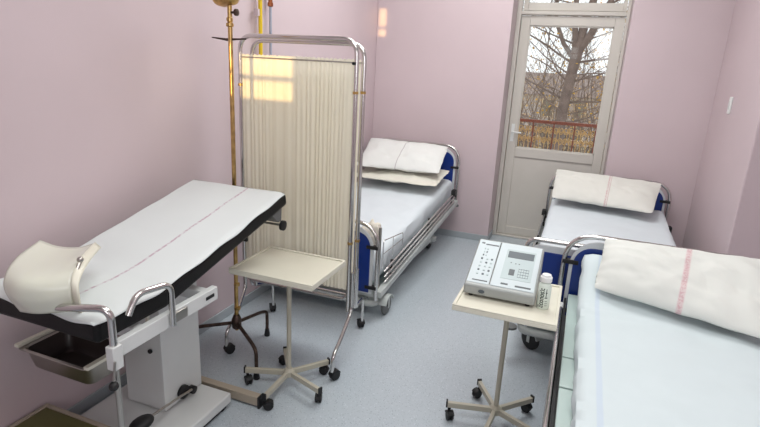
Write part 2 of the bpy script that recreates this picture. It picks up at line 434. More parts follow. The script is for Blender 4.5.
# ------------------------------------------------------------ beds
def arch(x0, x1, y, zb, zt, r):
    return fillet([(x0, y, zb), (x0, y, zt), (x1, y, zt), (x1, y, zb)], r, 10)
def rrect(x0, x1, z0, z1, r, y, n=8, bottom=0.03):
    pts = [(x0, y, z0), (x1, y, z0)]
    for k in range(n+1):
        a = k/n*PI/2; pts.append((x1-r+r*math.cos(a), y, z1-r+r*math.sin(a)))
    for k in range(n+1):
        a = PI/2 + k/n*PI/2; pts.append((x0+r+r*math.cos(a), y, z1-r+r*math.sin(a)))
    return pts
def bed(label, loc, rz, W, L, zf, tilt, style='rails', Hh=0.53):
    """origin on the floor under the head centre, foot towards -y; zf: frame bottom at the head; tilt: drop per metre"""
    t = thing('hospital_bed', label, 'bed', loc, rz, 'blue panelled chrome hospital beds')
    h = W/2; r = 0.0135; H = 0.53
    def z(y, v): return zf + tilt*y + v
    for nm, y in (('headboard', 0.0), ('footboard', -L)):
        zb = z(y, 0); H = Hh if nm == 'headboard' else 0.53
        sq = nm == 'footboard' and style == 'square'
        f = obj(nm, tube(new(), arch(-h, h, y, zb-0.01, zb+H, 0.07 if sq else 0.17), r, 14), 'chrome', t)
        obj('trim_panel', prism(new(), rrect(-h+0.03, h-0.03, zb+0.03, zb+H-0.028, 0.05 if sq else 0.15, y-0.008), (0, 0.016, 0)), 'panel_edge', f, bevel=0.003)
        obj('blue_panel', prism(new(), rrect(-h+0.05, h-0.05, zb+0.04, zb+H-0.065, 0.02 if sq else 0.10, y-0.0125), (0, 0.025, 0)), 'blue', f, bevel=0.003)
        c = new()
        for sx in (-1, 1):
            for zz in (0.08, 0.37):
                xs = sorted((sx*(h-0.078), sx*(h+0.006))); box(c, xs[0], xs[1], y-0.018, y+0.018, zb+zz-0.012, zb+zz+0.012)
        for xx in (-0.2, 0.2): box(c, xx-0.006, xx+0.006, y-0.014, y+0.014, zb+H-0.075, zb+H-0.008)
        objs('clamp', c, 'rubber', f, bevel=0.003)
    near = style == 'near'
    b = new(); bo = -0.05 if near else 0.010
    for s in (-1, 1): bar(b, (s*(h+bo), -0.02, z(-0.02, 0.022)), (s*(h+bo), -L+0.02, z(-L+0.02, 0.022)), 0.045, 0.045)
    for y in (-0.03, -L+0.03): box(b, -h+0.01, h-0.01, y-0.02, y+0.02, z(y, 0.0), z(y, 0.045))
    obj('bed_frame', b, 'castergrey' if near else 'bed_grey', t, bevel=0.004)
    ys = [-0.03, -0.76, -1.005, -1.42, -L+0.04]; pz_ = 0.170 if near else 0.075
    for a, c in zip(ys, ys[1:]):
        b = new(); a -= 0.012; vs = []; e_ = 0.052 if near else 0.045
        for (xx, yy) in ((-h+e_, a), (h-e_, a), (h-e_, c), (-h+e_, c)): vs.append((xx, yy, z(yy, pz_)))
        obj('platform', prism(b, vs, (0, 0, 0.022)), 'aqua', t, bevel=0.004)
    for s in (-1, 1):
        ya, yb = -0.14, -L+0.16
        lk = []
        if near:
            xo = s*(h-0.022)
            for dz, rr in ((0.150, 0.0125),):
                o1 = obj('side_rail', tube(new(), [(xo, ya-0.03, z(ya, dz)), (xo, yb, z(yb, dz))], rr, 14), 'chrome', t)
            obj('rail_joint', tube(new(), [(xo, ya+0.03, z(ya, 0.150)), (xo, ya-0.03, z(ya, 0.150))], 0.015, 14), 'white_metal', o1)
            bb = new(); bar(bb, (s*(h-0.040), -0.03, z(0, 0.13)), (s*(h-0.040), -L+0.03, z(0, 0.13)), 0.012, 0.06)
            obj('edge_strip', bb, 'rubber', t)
            for yy in (-0.25, -1.05, -L+0.3): obj('rail_link', bar(new(), (xo, yy, z(yy, 0.02)), (xo, yy, z(yy, 0.14)), 0.012, 0.02), 'rubber', o1)
            continue
        xo = s*(h+0.014)
        for dz, dx in ((0.075, 0.004), (0.115, 0.002), (0.155, -0.002)):
            o1 = obj('side_rail', tube(new(), [(xo+dx*s-0.012*s, ya+0.02, z(ya, dz)-0.02), (xo+dx*s, ya, z(ya, dz)), (xo+dx*s, yb, z(yb, dz)), (xo+dx*s-0.012*s, yb-0.02, z(yb, dz)-0.02)], 0.0095, 10, fil=0.02), 'chrome', t)
        for yy in (-0.20, -0.95, -L+0.24): obj('rail_link', bar(new(), (xo-0.012*s, yy, z(yy, 0.04)), (xo-0.012*s, yy+0.04, z(yy, 0.175)), 0.012, 0.022), 'rubber', o1)
        obj('latch', box_b(xo-0.02, xo+0.02, -0.19, -0.12, z(-0.15, 0.14), z(-0.15, 0.19)), 'rubber', o1, bevel=0.005)
    low = tilt > 0.05
    b = new(); yh, yf = -0.42, -L+0.13; cz = 0.105 if low else 0.17
    for s in (-1, 1): bar(b, (s*(h-0.12), yh+0.06, cz), (s*(h-0.12), yf-0.05, cz), 0.05, 0.045)
    for yy in (yh, yf): bar(b, (-h+0.06, yy, cz+0.005), (h-0.06, yy, cz+0.005), 0.06, 0.045)
    tube(b, [(-h+0.02, yf+0.02, cz), (-h+0.03, yf-0.09, cz), (h-0.03, yf-0.09, cz), (h-0.02, yf+0.02, cz)], 0.024, 12, fil=0.07)
    obj('chassis', b, 'bed_grey', t, bevel=0.006)
    for yy in (yh-0.1, yf+0.35):
        for s in (-1, 1): obj('lifting_arm', bar(new(), (s*(h-0.13), yy, cz), (s*(h-0.10), yy+0.16, z(yy+0.16, 0.02)), 0.03, 0.03), 'castergrey', t)
    for s in (-1, 1):
        for yy, xc in ((yh, h-0.13), (yf, h+0.025 if low else h-0.09)):
            w = new(); cx = s*xc; yc = yy + 0.02; R = 0.070
            rot = Matrix.Translation((cx, yc, R)) @ Matrix.Rotation(PI/2, 4, 'Y')
            lathe(w, [(0.02, -0.016), (R-0.012, -0.016), (R, -0.008), (R, 0.008), (R-0.012, 0.016), (0.02, 0.016)], seg=32, mtx=rot)
            f = new()
            pts = [(cx-0.03, yc+(R+.014)*math.cos(a), R+(R+.010)*math.sin(a)) for a in [PI*0.1+PI*0.8*k/12 for k in range(13)]]
            pts += [(cx-0.03, yc+(R+.002)*math.cos(a), R+(R+.003)*math.sin(a)) for a in [PI*0.9-PI*0.8*k/12 for k in range(13)]]
            prism(f, pts, (0.06, 0, 0))
            for q in (-0.024, 0.020): box(f, cx+q, cx+q+0.004, yc-0.012, yc+0.012, 0.05, 0.14)
            if not low:
                SW = Matrix.Translation((cx, yc, 0)) @ Matrix.Rotation(0.9, 4, 'Z') @ Matrix.Translation((-cx, -yc, 0)); f.transform(SW); w.transform(SW)
            cst = obj('caster', f, 'bed_grey', t, bevel=0.003); obj('wheel', w, 'castergrey' if (yy == yf and low) else 'rubber', cst)
            bb = new(); lathe(bb, [(0.014, -0.02), (0.014, 0.02)], seg=14, mtx=rot)
            if not low: bb.transform(SW)
            obj('axle', bb, 'rubber', cst)
    for s in (-1, 1):
        for yy in ((-L-0.03,) if not low else (0.0,)):
            b = new(); lathe(b, [(0.02, 0), (0.040, 0.004), (0.040, 0.018), (0.02, 0.022)], cx=s*(h-0.0)-0.03*(0 if low else 1), cy=yy if not low else -0.01, cz=z(yy, -0.05 if not low else -0.03), seg=20)
            obj('bumper', b, 'castergrey', t)
    return t, z
HB = 5.165
bl, zl = bed('hospital bed against the back wall left of the door, half hidden by the screen', (-1.568, HB, 0), math.radians(-1.4), 0.925, 2.06, 0.385, 0.105, Hh=0.585)
bf, zf_ = bed('hospital bed with its blue headboard in front of the balcony door', (0.302, HB-0.01, 0), 0.0, 1.02, 2.10, 0.30, 0.022, 'square')
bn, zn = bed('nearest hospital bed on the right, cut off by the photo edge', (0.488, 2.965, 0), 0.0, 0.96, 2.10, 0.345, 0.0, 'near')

def mattress(label, loc, rz, W, L, zfun, y0, th, mt, seed, group='white sheeted mattresses', base=0.098, rise=0.0, ramp=0.85):
    """rounded, slightly crumpled sheet covered mattress following the tilted frame"""
    b = new(); nu, nv = 34, 72
    h = W/2
    prof = []
    def fn(u, v):
        # u runs round the section: left bottom -> over the top -> right bottom
        y = y0 - v*L
        s = u*2-1
        e = 0.045
        if abs(s) > 0.8:
            k = (abs(s)-0.8)/0.2; x = h - e*(1-math.cos(min(1, (1-k)*1.5)*0)) ; zz = th*(1-k)
            x = h + 0.010*math.sin(k*PI)*(1+noise3(y*3, s, seed)*0.9); zz = (th-e*0.6)*(1-k)
        elif abs(s) > 0.7:
            k = (abs(s)-0.7)/0.1; a = k*PI/2; x = h - e + e*math.sin(a); zz = th - e*0.6 + e*0.6*math.cos(a)
        else:
            x = (h-e)*abs(s)/0.7; zz = th
        ed = min(v, 1-v)*L
        if ed < 0.06: zz *= 0.80 + 0.20*math.sin(ed/0.06*PI/2) if abs(s) <= 0.8 else 1
        cr = noise3(s*0.8, y*1.3, seed)*0.007 - abs(noise3(s*1.2+y*0.5, y*1.9, seed*2))*0.010
        if abs(s) <= 0.8: zz += cr
        else: x += cr*1.5
        k_ = max(0.0, y+ramp)/ramp
        zz += rise*k_*k_*(3-2*k_)
        return (math.copysign(x, s) if s else 0, y, zfun(y, base) + zz)
    vs = grid(b, fn, nu, nv)
    b.faces.new([vs[i][0] for i in range(nu+1)]); b.faces.new([vs[i][nv] for i in range(nu, -1, -1)])
    b.faces.new([vs[0][j] for j in range(nv+1)] + [vs[nu][j] for j in range(nv, -1, -1)])
    o = obj('mattress', b, mt, smooth=60); o.location = loc; o.rotation_euler = (0,0,rz)
    tag(o, label, 'mattress', group); return o
mattress('white sheeted mattress on the tilted bed beside the folding screen', (-1.568, HB, 0), math.radians(-1.4), 0.85, 1.98, zl, -0.04, 0.17, 'sheet', 1.3)
mattress('white sheeted mattress on the bed in front of the balcony door', (0.302, HB-0.01, 0), 0, 0.95, 2.0, zf_, -0.035, 0.175, 'sheet', 4.1, rise=0.03)
mattress('white sheeted mattress with faint blue stripe on the nearest bed', (0.525, 2.965, 0), 0, 0.83, 2.03, zn, -0.03, 0.11, 'sheet_near', 7.7, base=0.193, rise=0.165, ramp=0.42)

def pillow(name, label, p_bl, p_br, p_tl, p_tr, th, mt, seed, sag=0.0, group='white pillows on the beds'):
    """soft pillow between four corner points (bottom-left, bottom-right, top-left, top-right)"""
    P = [Vector(p) for p in (p_bl, p_br, p_tl, p_tr)]
    cen = sum(P, Vector()) / 4
    ax = ((P[1]+P[3]) - (P[0]+P[2])).normalized(); ay = ((P[2]+P[3]) - (P[0]+P[1])); ay = (ay - ax*ay.dot(ax)).normalized(); az = ax.cross(ay)
    R = Matrix((ax, ay, az)).transposed()
    loc = [R.inverted() @ (p-cen) for p in P]
    b = new(); nu, nv = 44, 28
    def side(sg):
        def fn(u, v):
            p = (loc[0]*(1-u)+loc[1]*u)*(1-v) + (loc[2]*(1-u)+loc[3]*u)*v
            su, sv = u*2-1, v*2-1
            # pull the sides in between the pointed corners
            q = Vector(p); q.x *= 1.0 - 0.025*abs(sv)**9 - 0.02*(1-sv*sv); q.y *= 1.0 - 0.04*abs(su)**12 - 0.05*(1-su*su)
            q.x += 0.006*noise.noise(Vector((sv*3, seed, su))); q.y += 0.008*noise.noise(Vector((su*4, seed+3, sv)))
            t = ((1-abs(su)**3.4)*(1-abs(sv)**2.8))**0.72; gath = 0.010*max(0, abs(su)-0.72)/0.28*noise.noise(Vector((v*9, seed, 4.0*sg)))
            wr = noise3(u*1.6, v*0.9, seed)*0.014 - abs(noise3(u*2.6+v, v*1.6, seed*1.7))*0.010
            edge = (abs(su)**6 + abs(sv)**6)
            q.z += sg*th/2*t + wr*t*1.9 + gath + 0.006*edge*noise.noise(Vector((u*9, v*9, seed))) - sag*(1-su*su)*0.0
            return q
        return fn
    top = grid(b, side(1), nu, nv); bot = grid(b, side(-1), nu, nv)
    bmesh.ops.remove_doubles(b, verts=b.verts, dist=0.0005)
    o = obj(name, b, mt, smooth=75)
    o.matrix_world = Matrix.Translation(cen) @ R.to_4x4()
    tag(o, label, 'pillow', group)
    md = o.modifiers.new('soft', 'SUBSURF'); md.levels = 1; md.render_levels = 1
    return o
# left bed: flat pillow below, another leaning above
pillow('pillow', 'thin ivory pillow lying under the leaning pillow on the left bed', (-1.97, 4.47, 0.685), (-1.150, 4.47, 0.685), (-1.97, 5.02, 0.745), (-1.150, 5.02, 0.745), 0.075, 'pillow_under', 2.0)
pillow('pillow', 'white pillow with thin dark stripe leaning on the left bed headboard', (-1.97, 4.53, 0.775), (-1.16, 4.60, 0.780), (-2.03, 5.08, 0.985), (-1.20, 5.06, 0.975), 0.13, 'pillow_left', 5.0)
pillow('pillow', 'white pillow with red stripe on the bed before the balcony door', (-0.175, 4.78, 0.655), (0.635, 4.66, 0.655), (-0.175, 5.11, 0.865), (0.72, 5.09, 0.845), 0.13, 'pillow_far', 8.0)
pillow('pillow', 'largest white pillow with red lettered stripe on the nearest bed', (0.160, 2.64, 0.70), (0.92, 2.40, 0.685), (0.195, 2.915, 0.90), (0.97, 2.89, 0.915), 0.14, 'pillow_near', 11.0)

# ------------------------------------------------------------ folding screen
scr = thing('folding_screen', 'chrome framed folding screen with pleated cream curtains on wheels', 'screen', (0,0,0))
SX0, SX1 = -1.862, -1.118
for k, (Y, dx, zt) in enumerate(((2.60, 0.0, 1.835), (2.665, 0.035, 1.815))):
    x0, x1 = SX0+dx, (-1.142, -1.126)[k]
    b = new(); tube(b, fillet([(x0, Y, 0.30), (x0, Y, zt), (x1, Y, zt), (x1, Y, 0.30)], 0.085, 8), 0.0125, 14)
    tube(b, fillet([(x0, Y, 0.52), (x0+0.002, Y+0.001, 0.37), (x1-0.002, Y+0.001, 0.37), (x1, Y, 0.52)], 0.07, 8), 0.0105, 12)
    fr = obj('screen_frame', b, 'chrome', scr)
    b = new()
    tube(b, [(x0, Y, 1.72), (x1, Y, 1.72)], 0.004, 8); tube(b, [(x0, Y, 0.43), (x1, Y, 0.43)], 0.004, 8)
    objs('curtain_rod', b, 'steel', fr)
    b = new(); rnd = random.Random(3+k); ph = [rnd.uniform(0, 6) for _ in range(6)]
    def fn(u, v, Y=Y, x0=x0, x1=x1, ph=ph, k=k):
        x = x0+0.016 + (x1-x0-0.032)*u; z_ = 1.735 - 1.30*v
        g = 0.55 + 0.45*math.sin(u*9+ph[0])
        d = math.sin(u*165 + 2.4*math.sin(u*11+ph[1]) + v*1.1*math.sin(u*6+ph[2]))*0.0040*g + math.sin(u*61+ph[3]+v*1.5)*0.0028
        amp = 0.35+0.65*math.sin(min(1, v*8)*PI/2)*math.sin(min(1, (1-v)*8+0.3)*PI/2)
        return (x + math.sin(u*61+ph[4])*0.002, Y + d*amp, z_ + 0.003*math.sin(u*165))
    grid(b, fn, 300, 26)
    cu = obj('curtain', b, 'curtain', fr, smooth=80)
    b = new()
    for zz in (1.56, 0.72):
        for xx in (x0, x1): lathe(b, [(0.0155, zz), (0.0155, zz+0.014)], cx=xx, cy=Y, seg=14)
    objs('collar', b, 'brass', fr)
# splayed feet: one pair at each side
for sx, x in ((-1, SX0), (1, SX1)):
    b = new()
    if sx > 0: nf, ff = (-1.105, 2.335), (-1.195, 2.965)
    else: nf, ff = (-1.793, 2.308), (-1.845, 2.90)
    tube(b, [(x, 2.60, 0.55), (x, 2.60, 0.30), (nf[0], nf[1]+0.09, 0.20), (nf[0], nf[1], 0.15), (nf[0], nf[1], 0.055)], 0.011, 12, fil=0.05)
    tube(b, [(x, 2.665, 0.55), (x, 2.665, 0.30), ((x*0.4+ff[0]*0.6), ff[1]-0.12, 0.26), (ff[0], ff[1], 0.22), (ff[0], ff[1], 0.055)], 0.010, 12, fil=0.04)
    obj('foot', b, 'chrome', scr)
    for p in (nf, ff): add_caster(scr, p[0], p[1], r=0.029, w=0.036, ang=(1.1 if p is nf else 2.4), stem=0.01)
b = new(); box(b, SX0-0.012, SX0+0.03, 2.585, 2.66, 0.62, 0.80); obj('hinge_block', b, 'rubber', scr, bevel=0.006)
b = new(); lathe(b, [(0.008, 0), (0.008, 0.012)], mtx=Matrix.Translation((SX1-0.03, 2.583, 1.715)) @ Matrix.Rotation(PI/2, 4, 'X'), seg=12)
obj('curtain_hook', b, 'rubber', scr)

# ------------------------------------------------------------ tall brass stand
st = thing('medical_lamp_stand', 'tall tarnished brass stand on rusty splayed legs between couch and screen', 'stand', (0,0,0))
PX, PY = -1.722, 2.325
obj('pole', tube(new(), [(PX-0.008, PY, 0.17), (PX+0.001, PY, 1.10), (PX+0.001, PY, 2.12)], 0.0115, 14), 'brass', st)
b = new()
for zz, rr in ((1.86, 0.019), (1.885, 0.016), (1.02, 0.018), (0.80, 0.017), (0.45, 0.017), (0.30, 0.018)): lathe(b, [(0.012, zz), (rr, zz+0.004), (rr, zz+0.018), (0.012, zz+0.022)], cx=PX, cy=PY, seg=18)
objs('collar', b, 'brass', st)
b = new(); tube(b, [(PX-0.108, PY-0.005, 1.808), (PX-0.02, PY, 1.80), (PX+0.09, PY+0.01, 1.807)], [0.003, 0.007, 0.003], 10); obj('cross_rod', b, 'rust', st)
b = new(); lathe(b, [(0.01, -0.05), (0.055, -0.045), (0.062, -0.01), (0.05, 0.05), (0.02, 0.07)], seg=24, mtx=Matrix.Translation((PX-0.022, PY, 2.015)) @ Matrix.Rotation(PI/2, 4, 'Y'))
obj('lamp_joint', b, 'brass', st)
b = new(); tube(b, [(PX, PY, 1.93), (PX+0.035, PY, 1.93)], 0.006); lathe(b, [(0.007, 0), (0.017, 0.004), (0.017, 0.016), (0.007, 0.02)], seg=12, mtx=Matrix.Translation((PX+0.03, PY, 1.93)) @ Matrix.Rotation(PI/2, 4, 'Y'))
obj('clamp_knob', b, 'rust', st)
b = new(); lathe(b, [(0.02, 0.18), (0.028, 0.19), (0.028, 0.24), (0.016, 0.27)], cx=PX-0.008, cy=PY, seg=18); obj('hub', b, 'rust', st)
aa = math.radians(86)
for k in range(3):
    a = aa - k*2*PI/3; ca, sa = math.cos(a), math.sin(a); R = 0.278
    obj('leg', tube(new(), [(PX-0.008+ca*0.02, PY+sa*0.02, 0.215), (PX+ca*R*0.8, PY+sa*R*0.8, 0.19), (PX+ca*R, PY+sa*R, 0.17), (PX+ca*R, PY+sa*R, 0.03)], 0.0105, 10, fil=0.05), 'rust', st)
    b = new(); lathe(b, [(0.017, 0), (0.019, 0.004), (0.014, 0.04), (0.0125, 0.05)], cx=PX+ca*R, cy=PY+sa*R, seg=14); obj('rubber_foot', b, 'rubber', st)

# ------------------------------------------------------------ examination couch
cc = thing('examination_couch', 'white and black examination couch with raised backrest along the left wall', 'examination couch', (0,0,0))
XN, XF = -1.36, -1.945
def ext_profile(bm, prof, x0, x1, bev=0):
    prism(bm, [(x0, y, z_) for y, z_ in prof], (x1-x0, 0, 0)); return bm
YH, ZH, YS, ZS, YE = 2.272, 1.068, 1.43, 0.878, 1.10
sl = (ZH-ZS)/(YH-YS)
obj('seat_pad', ext_profile(new(), [(YE, ZS-0.082), (YS, ZS-0.082), (YS, ZS), (YE, ZS)], XF, XN), 'black_vinyl', cc, bevel=0.018)
obj('backrest_pad', ext_profile(new(), [(YS+0.004, ZS-0.078), (YH+0.01, ZH-0.07), (YH-0.005, ZH), (YS+0.004, ZS+0.001)], XF, XN), 'black_vinyl', cc, bevel=0.018)
b = new()
for x in (XN+0.02, XF-0.02+0.0): box(b, x-0.014, x+0.014, 1.135 if x > -1.5 else YE, 1.66, 0.735, 0.793)
box(b, XF, XN, 1.25, 1.29, 0.74, 0.785); box(b, XF, XN, 1.60, 1.64, 0.74, 0.785)
fr = obj('frame', b, 'white_metal', cc, bevel=0.003)
b = new(); box(b, XN+0.0335, XN+0.036, 1.585, 1.635, 0.758, 0.772); obj('rail_slot', b, 'rubber', fr)
b = new(); box(b, XN+0.034, XN+0.042, 1.40, 1.47, 0.745, 0.785); obj('rail_clamp', b, 'steel', cc, bevel=0.003)
b = new(); box(b, XF+0.06, XN-0.06, YS+0.05, YH-0.15, 0, 0.02)
for v in b.verts: v.co.z += ZS - 0.10 + (v.co.y-YS)*sl
obj('backrest_frame', b, 'steel', cc)
obj('column', box_b(-1.87, -1.64, 1.645, 1.90, 0.09, 0.74), 'white_metal', cc, bevel=0.004)
obj('stabilizer_bar', box_b(-1.90, -1.338, 1.95, 1.99, 0.012, 0.062), 'beige', cc, bevel=0.003)
obj('bar_cap', box_b(-1.338, -1.325, 1.946, 1.994, 0.0, 0.066), 'rubber', cc, bevel=0.003)
obj('base_plate', box_b(-1.98, -1.462, 1.43, 1.905, 0.03, 0.085), 'white_metal', cc, bevel=0.008)
b = new(); box(b, -1.96, -1.48, 1.45, 1.885, 0.006, 0.03)
for x in (-1.95, -1.50):
    for y in (1.47, 1.86): lathe(b, [(0.02, 0), (0.024, 0.008)], cx=x, cy=y, seg=14)
obj('base_rubber', b, 'rubber', cc)
b = new(); lathe(b, [(0.006, 0), (0.011, 0.004), (0.011, 0.012)], seg=12, mtx=Matrix.Translation((-1.70, 1.645, 0.40)) @ Matrix.Rotation(PI/2, 4, 'X')); obj('screw_knob', b, 'rubber', cc)
# pump pedal
b = new(); lathe(b, [(0.02, 0), (0.034, 0.004), (0.034, 0.02), (0.02, 0.03)], seg=18, mtx=Matrix.Translation((-1.64, 1.755, 0.135)) @ Matrix.Rotation(PI/2, 4, 'Y'))
lathe(b, [(0.012, 0), (0.02, 0.004), (0.02, 0.03), (0.012, 0.034)], seg=16, mtx=Matrix.Translation((-1.63, 1.80, 0.125)) @ Matrix.Rotation(PI/2, 4, 'Y'))
pd = obj('pump_hub', b, 'rubber', cc)
obj('pump_rod', tube(new(), [(-1.60, 1.78, 0.14), (-1.60, 1.70, 0.15), (-1.585, 1.50, 0.18)], 0.006, 10), 'steel', pd)
b = new(); sphere(b, (-1.585, 1.45, 0.182), 0.055, 0.75, 1.1, 0.42); obj('pedal', b, 'rubber', pd)
# leg rest arm and hand grip on the near rail
XA = XN+0.045
obj('leg_rest_arm', tube(new(), [(XA, 1.12, 0.76), (XA, 1.12, 0.93), (-1.43, 1.08, 0.925), (-1.54, 1.09, 0.90)], 0.0125, 14, fil=0.045, n=8), 'chrome', cc)
b = new(); box(b, XA-0.017, XA+0.017, 1.10, 1.14, 0.715, 0.80); cl = obj('arm_clamp', b, 'white_metal', cc, bevel=0.004)
obj('arm_post', tube(new(), [(XA, 1.12, 0.72), (XA, 1.12, 0.42)], 0.010, 12), 'steel', cl)
b = new(); tube(b, [(XA+0.022, 1.10, 0.755), (XA+0.02, 1.09, 0.69)], 0.004, 8); obj('clamp_lever', b, 'steel', cl)
b = new(); sphere(b, (XA+0.02, 1.088, 0.672), 0.016); obj('lever_ball', b, 'rubber', cl)
obj('hand_grip', tube(new(), [(XA, 1.385, 0.745), (XA, 1.385, 0.915), (XA-0.02, 1.245, 0.925), (XA-0.02, 1.205, 0.862)], 0.0115, 14, fil=0.04, n=8), 'chrome', cc)
# goepel style shell leg rest
ROWS = [[(-1.808, 1.27, 1.032), (-1.744, 1.29, 1.013), (-1.68, 1.32, 1.011), (-1.64, 1.36, 1.022)],
        [(-1.734, 1.13, 1.025), (-1.648, 1.14, 1.016), (-1.573, 1.17, 1.02), (-1.534, 1.22, 1.035)],
        [(-1.666, 1.04, 1.006), (-1.573, 1.03, 1.011), (-1.512, 1.07, 1.004), (-1.475, 1.13, 1.014)],
        [(-1.647, 1.02, 0.958), (-1.573, 1.01, 0.957), (-1.504, 1.05, 0.952), (-1.454, 1.1, 0.97)],
        [(-1.636, 1.05, 0.877), (-1.56, 1.05, 0.887), (-1.513, 1.08, 0.888), (-1.473, 1.12, 0.886)]]
def cr(P0, P1, P2, P3, f): return 0.5*((2*P1)+(-P0+P2)*f+(2*P0-5*P1+4*P2-P3)*f*f+(-P0+3*P1-3*P2+P3)*f**3)
def spline(L_, t):
    n = len(L_)-1; t = t*n; i = min(n-1, int(t)); f = t-i
    P = [Vector(p) for p in L_]
    a = P[i-1] if i > 0 else 2*P[0]-P[1]; d = P[i+2] if i+2 <= n else 2*P[n]-P[n-1]
    return cr(a, P[i], P[i+1], d, f)
def shell(u, v): return spline([spline(R_, u) for R_ in ROWS], v)
b = new(); grid(b, shell, 24, 34)
sh = obj('leg_rest', b, 'shell', cc, smooth=80); sm = sh.modifiers.new('t', 'SOLIDIFY'); sm.thickness = 0.007; sm.offset = -1
b = new(); pts = [shell(1.0, v/20) for v in range(0, 21)]
def fl(u, v):
    p = shell(1.0, v); return (p.x + 0.026*u, p.y + 0.004*u, p.z - 0.018*u + 0.004)
grid(b, fl, 3, 24); fo = obj('flange', b, 'cream', sh, smooth=60); sm = fo.modifiers.new('t', 'SOLIDIFY'); sm.thickness = 0.006
b = new(); sphere(b, (-1.492, 1.175, 1.045), 0.011, u=12, v=8); tube(b, [(-1.492,1.175,1.04), (-1.475,1.13,0.995)], 0.006, 8); sphere(b, (-1.475, 1.13, 0.995), 0.009)
obj('fixing_screw', b, 'steel', sh)
# wheel bracket under the head end
b = new(); prism(b, [(-1.46, 2.14, 0.975), (-1.46, 2.24, 1.0), (-1.46, 2.235, 0.92), (-1.46, 2.205, 0.92)], (0.09, 0, 0)); obj('head_bracket', b, 'castergrey', cc, bevel=0.003)
b = new(); tube(b, [(-1.80, 2.215, 0.905), (-1.35, 2.215, 0.905)], 0.006, 10); ax_ = obj('roll_rod', b, 'steel', cc)
b = new(); lathe(b, [(0.012, 0), (0.026, 0.003), (0.026, 0.018), (0.012, 0.022)], seg=18, mtx=Matrix.Translation((-1.36, 2.215, 0.905)) @ Matrix.Rotation(PI/2, 4, 'Y')); obj('roll_knob', b, 'rubber', ax_)
# steel basin
b = new(); x0, x1, y0, y1, zt = -1.985, -1.60, 1.235, 1.475, 0.555
sec = [(0.0, 0.0), (0.014, 0.0), (0.018, -0.006), (0.034, -0.085), (0.048, -0.102)]
def ring(ins, dz, th=0):
    xa, xb, ya, yb = x0+ins, x1-ins, y0+ins, y1-ins; r_ = 0.03; pts = []
    for cx, cy, a0 in ((xb-r_, yb-r_, 0), (xa+r_, yb-r_, PI/2), (xa+r_, ya+r_, PI), (xb-r_, ya+r_, 1.5*PI)):
        for k in range(5): a = a0 + k/4*PI/2; pts.append((cx+r_*math.cos(a), cy+r_*math.sin(a), zt+dz))
    return pts
rings = [[b.verts.new(Vector(p)) for p in ring(i_, d_)] for i_, d_ in sec]
for p, q in zip(rings, rings[1:]):
    n = len(p)
    for k in range(n): b.faces.new((p[k], p[(k+1)%n], q[(k+1)%n], q[k]))
b.faces.new(rings[-1])
bs = obj('basin', b, 'steel', cc, smooth=50); sm = bs.modifiers.new('t', 'SOLIDIFY'); sm.thickness = 0.002
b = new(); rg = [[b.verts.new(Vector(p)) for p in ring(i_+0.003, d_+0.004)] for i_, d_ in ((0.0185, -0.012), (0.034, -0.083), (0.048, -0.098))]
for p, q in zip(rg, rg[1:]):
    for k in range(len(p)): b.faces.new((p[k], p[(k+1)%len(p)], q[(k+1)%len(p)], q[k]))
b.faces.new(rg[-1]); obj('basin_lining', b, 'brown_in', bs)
b = new()
for x in (x0+0.005, x1-0.005): bar(b, (x, y0, zt+0.01), (x, y1+0.08, zt+0.01), 0.022, 0.014); bar(b, (x, y1+0.07, zt+0.01), (x, y1+0.07, 0.75), 0.014, 0.014)
objs('basin_slide', b, 'cream', cc, bevel=0.002)

# sheet on the couch
b = new()
def sheet_fn(u, v):
    s = u; y = YE-0.012 + (YH-0.03-(YE-0.012))*v
    x = XF-0.008 + (XN+0.004+0.004*math.sin(v*9)-(XF-0.008))*s
    zz = (ZS if y < YS else ZS+(y-YS)*sl) + 0.0045
    d = abs(y-YS)
    if d < 0.12: zz += 0.010*(1-d/0.12)**2
    drop = 0.0
    if s > 0.955: drop = (s-0.955)/0.045*(0.008+0.004*math.sin(v*13)+0.003*math.sin(v*31))
    if s < 0.04: drop = (0.04-s)/0.04*0.03
    if v < 0.03: drop = max(drop, (0.03-v)/0.03*0.012*(1+0.5*math.sin(s*17)))
    zz += 0.0015*math.sin(s*9+v*5) + 0.0012*math.sin(v*29+s*4)
    return (x, y, zz-drop)
grid(b, sheet_fn, 60, 90)
shc = obj('couch_sheet', b, 'sheet_exam', smooth=60); sm = shc.modifiers.new('t', 'SOLIDIFY'); sm.thickness = 0.003; sm.offset = 1
tag(shc, 'white cloth sheet with thin pink stripe spread over the examination couch', 'sheet')

# step stool
ss = thing('step_stool', 'low step stool with olive top beside the examination couch', 'step stool', (0,0,0))
b = new(); box(b, -2.058, -1.58, 0.98, 1.372, 0.150, 0.167); obj('tread', b, 'olive', ss, bevel=0.003)
b = new()
for a in ((-2.078, -2.058, 0.96, 1.392), (-1.58, -1.56, 0.96, 1.392), (-2.058, -1.58, 1.372, 1.392), (-2.058, -1.58, 0.96, 0.98)): box(b, a[0], a[1], a[2], a[3], 0.135, 0.171)
obj('edge_trim', b, 'beige', ss, bevel=0.003)
for x in (-2.065, -1.572):
    for y in (0.972, 1.380): obj('leg', tube(new(), [(x, y, 0), (x, y, 0.14)], 0.009, 12), 'beige', ss)

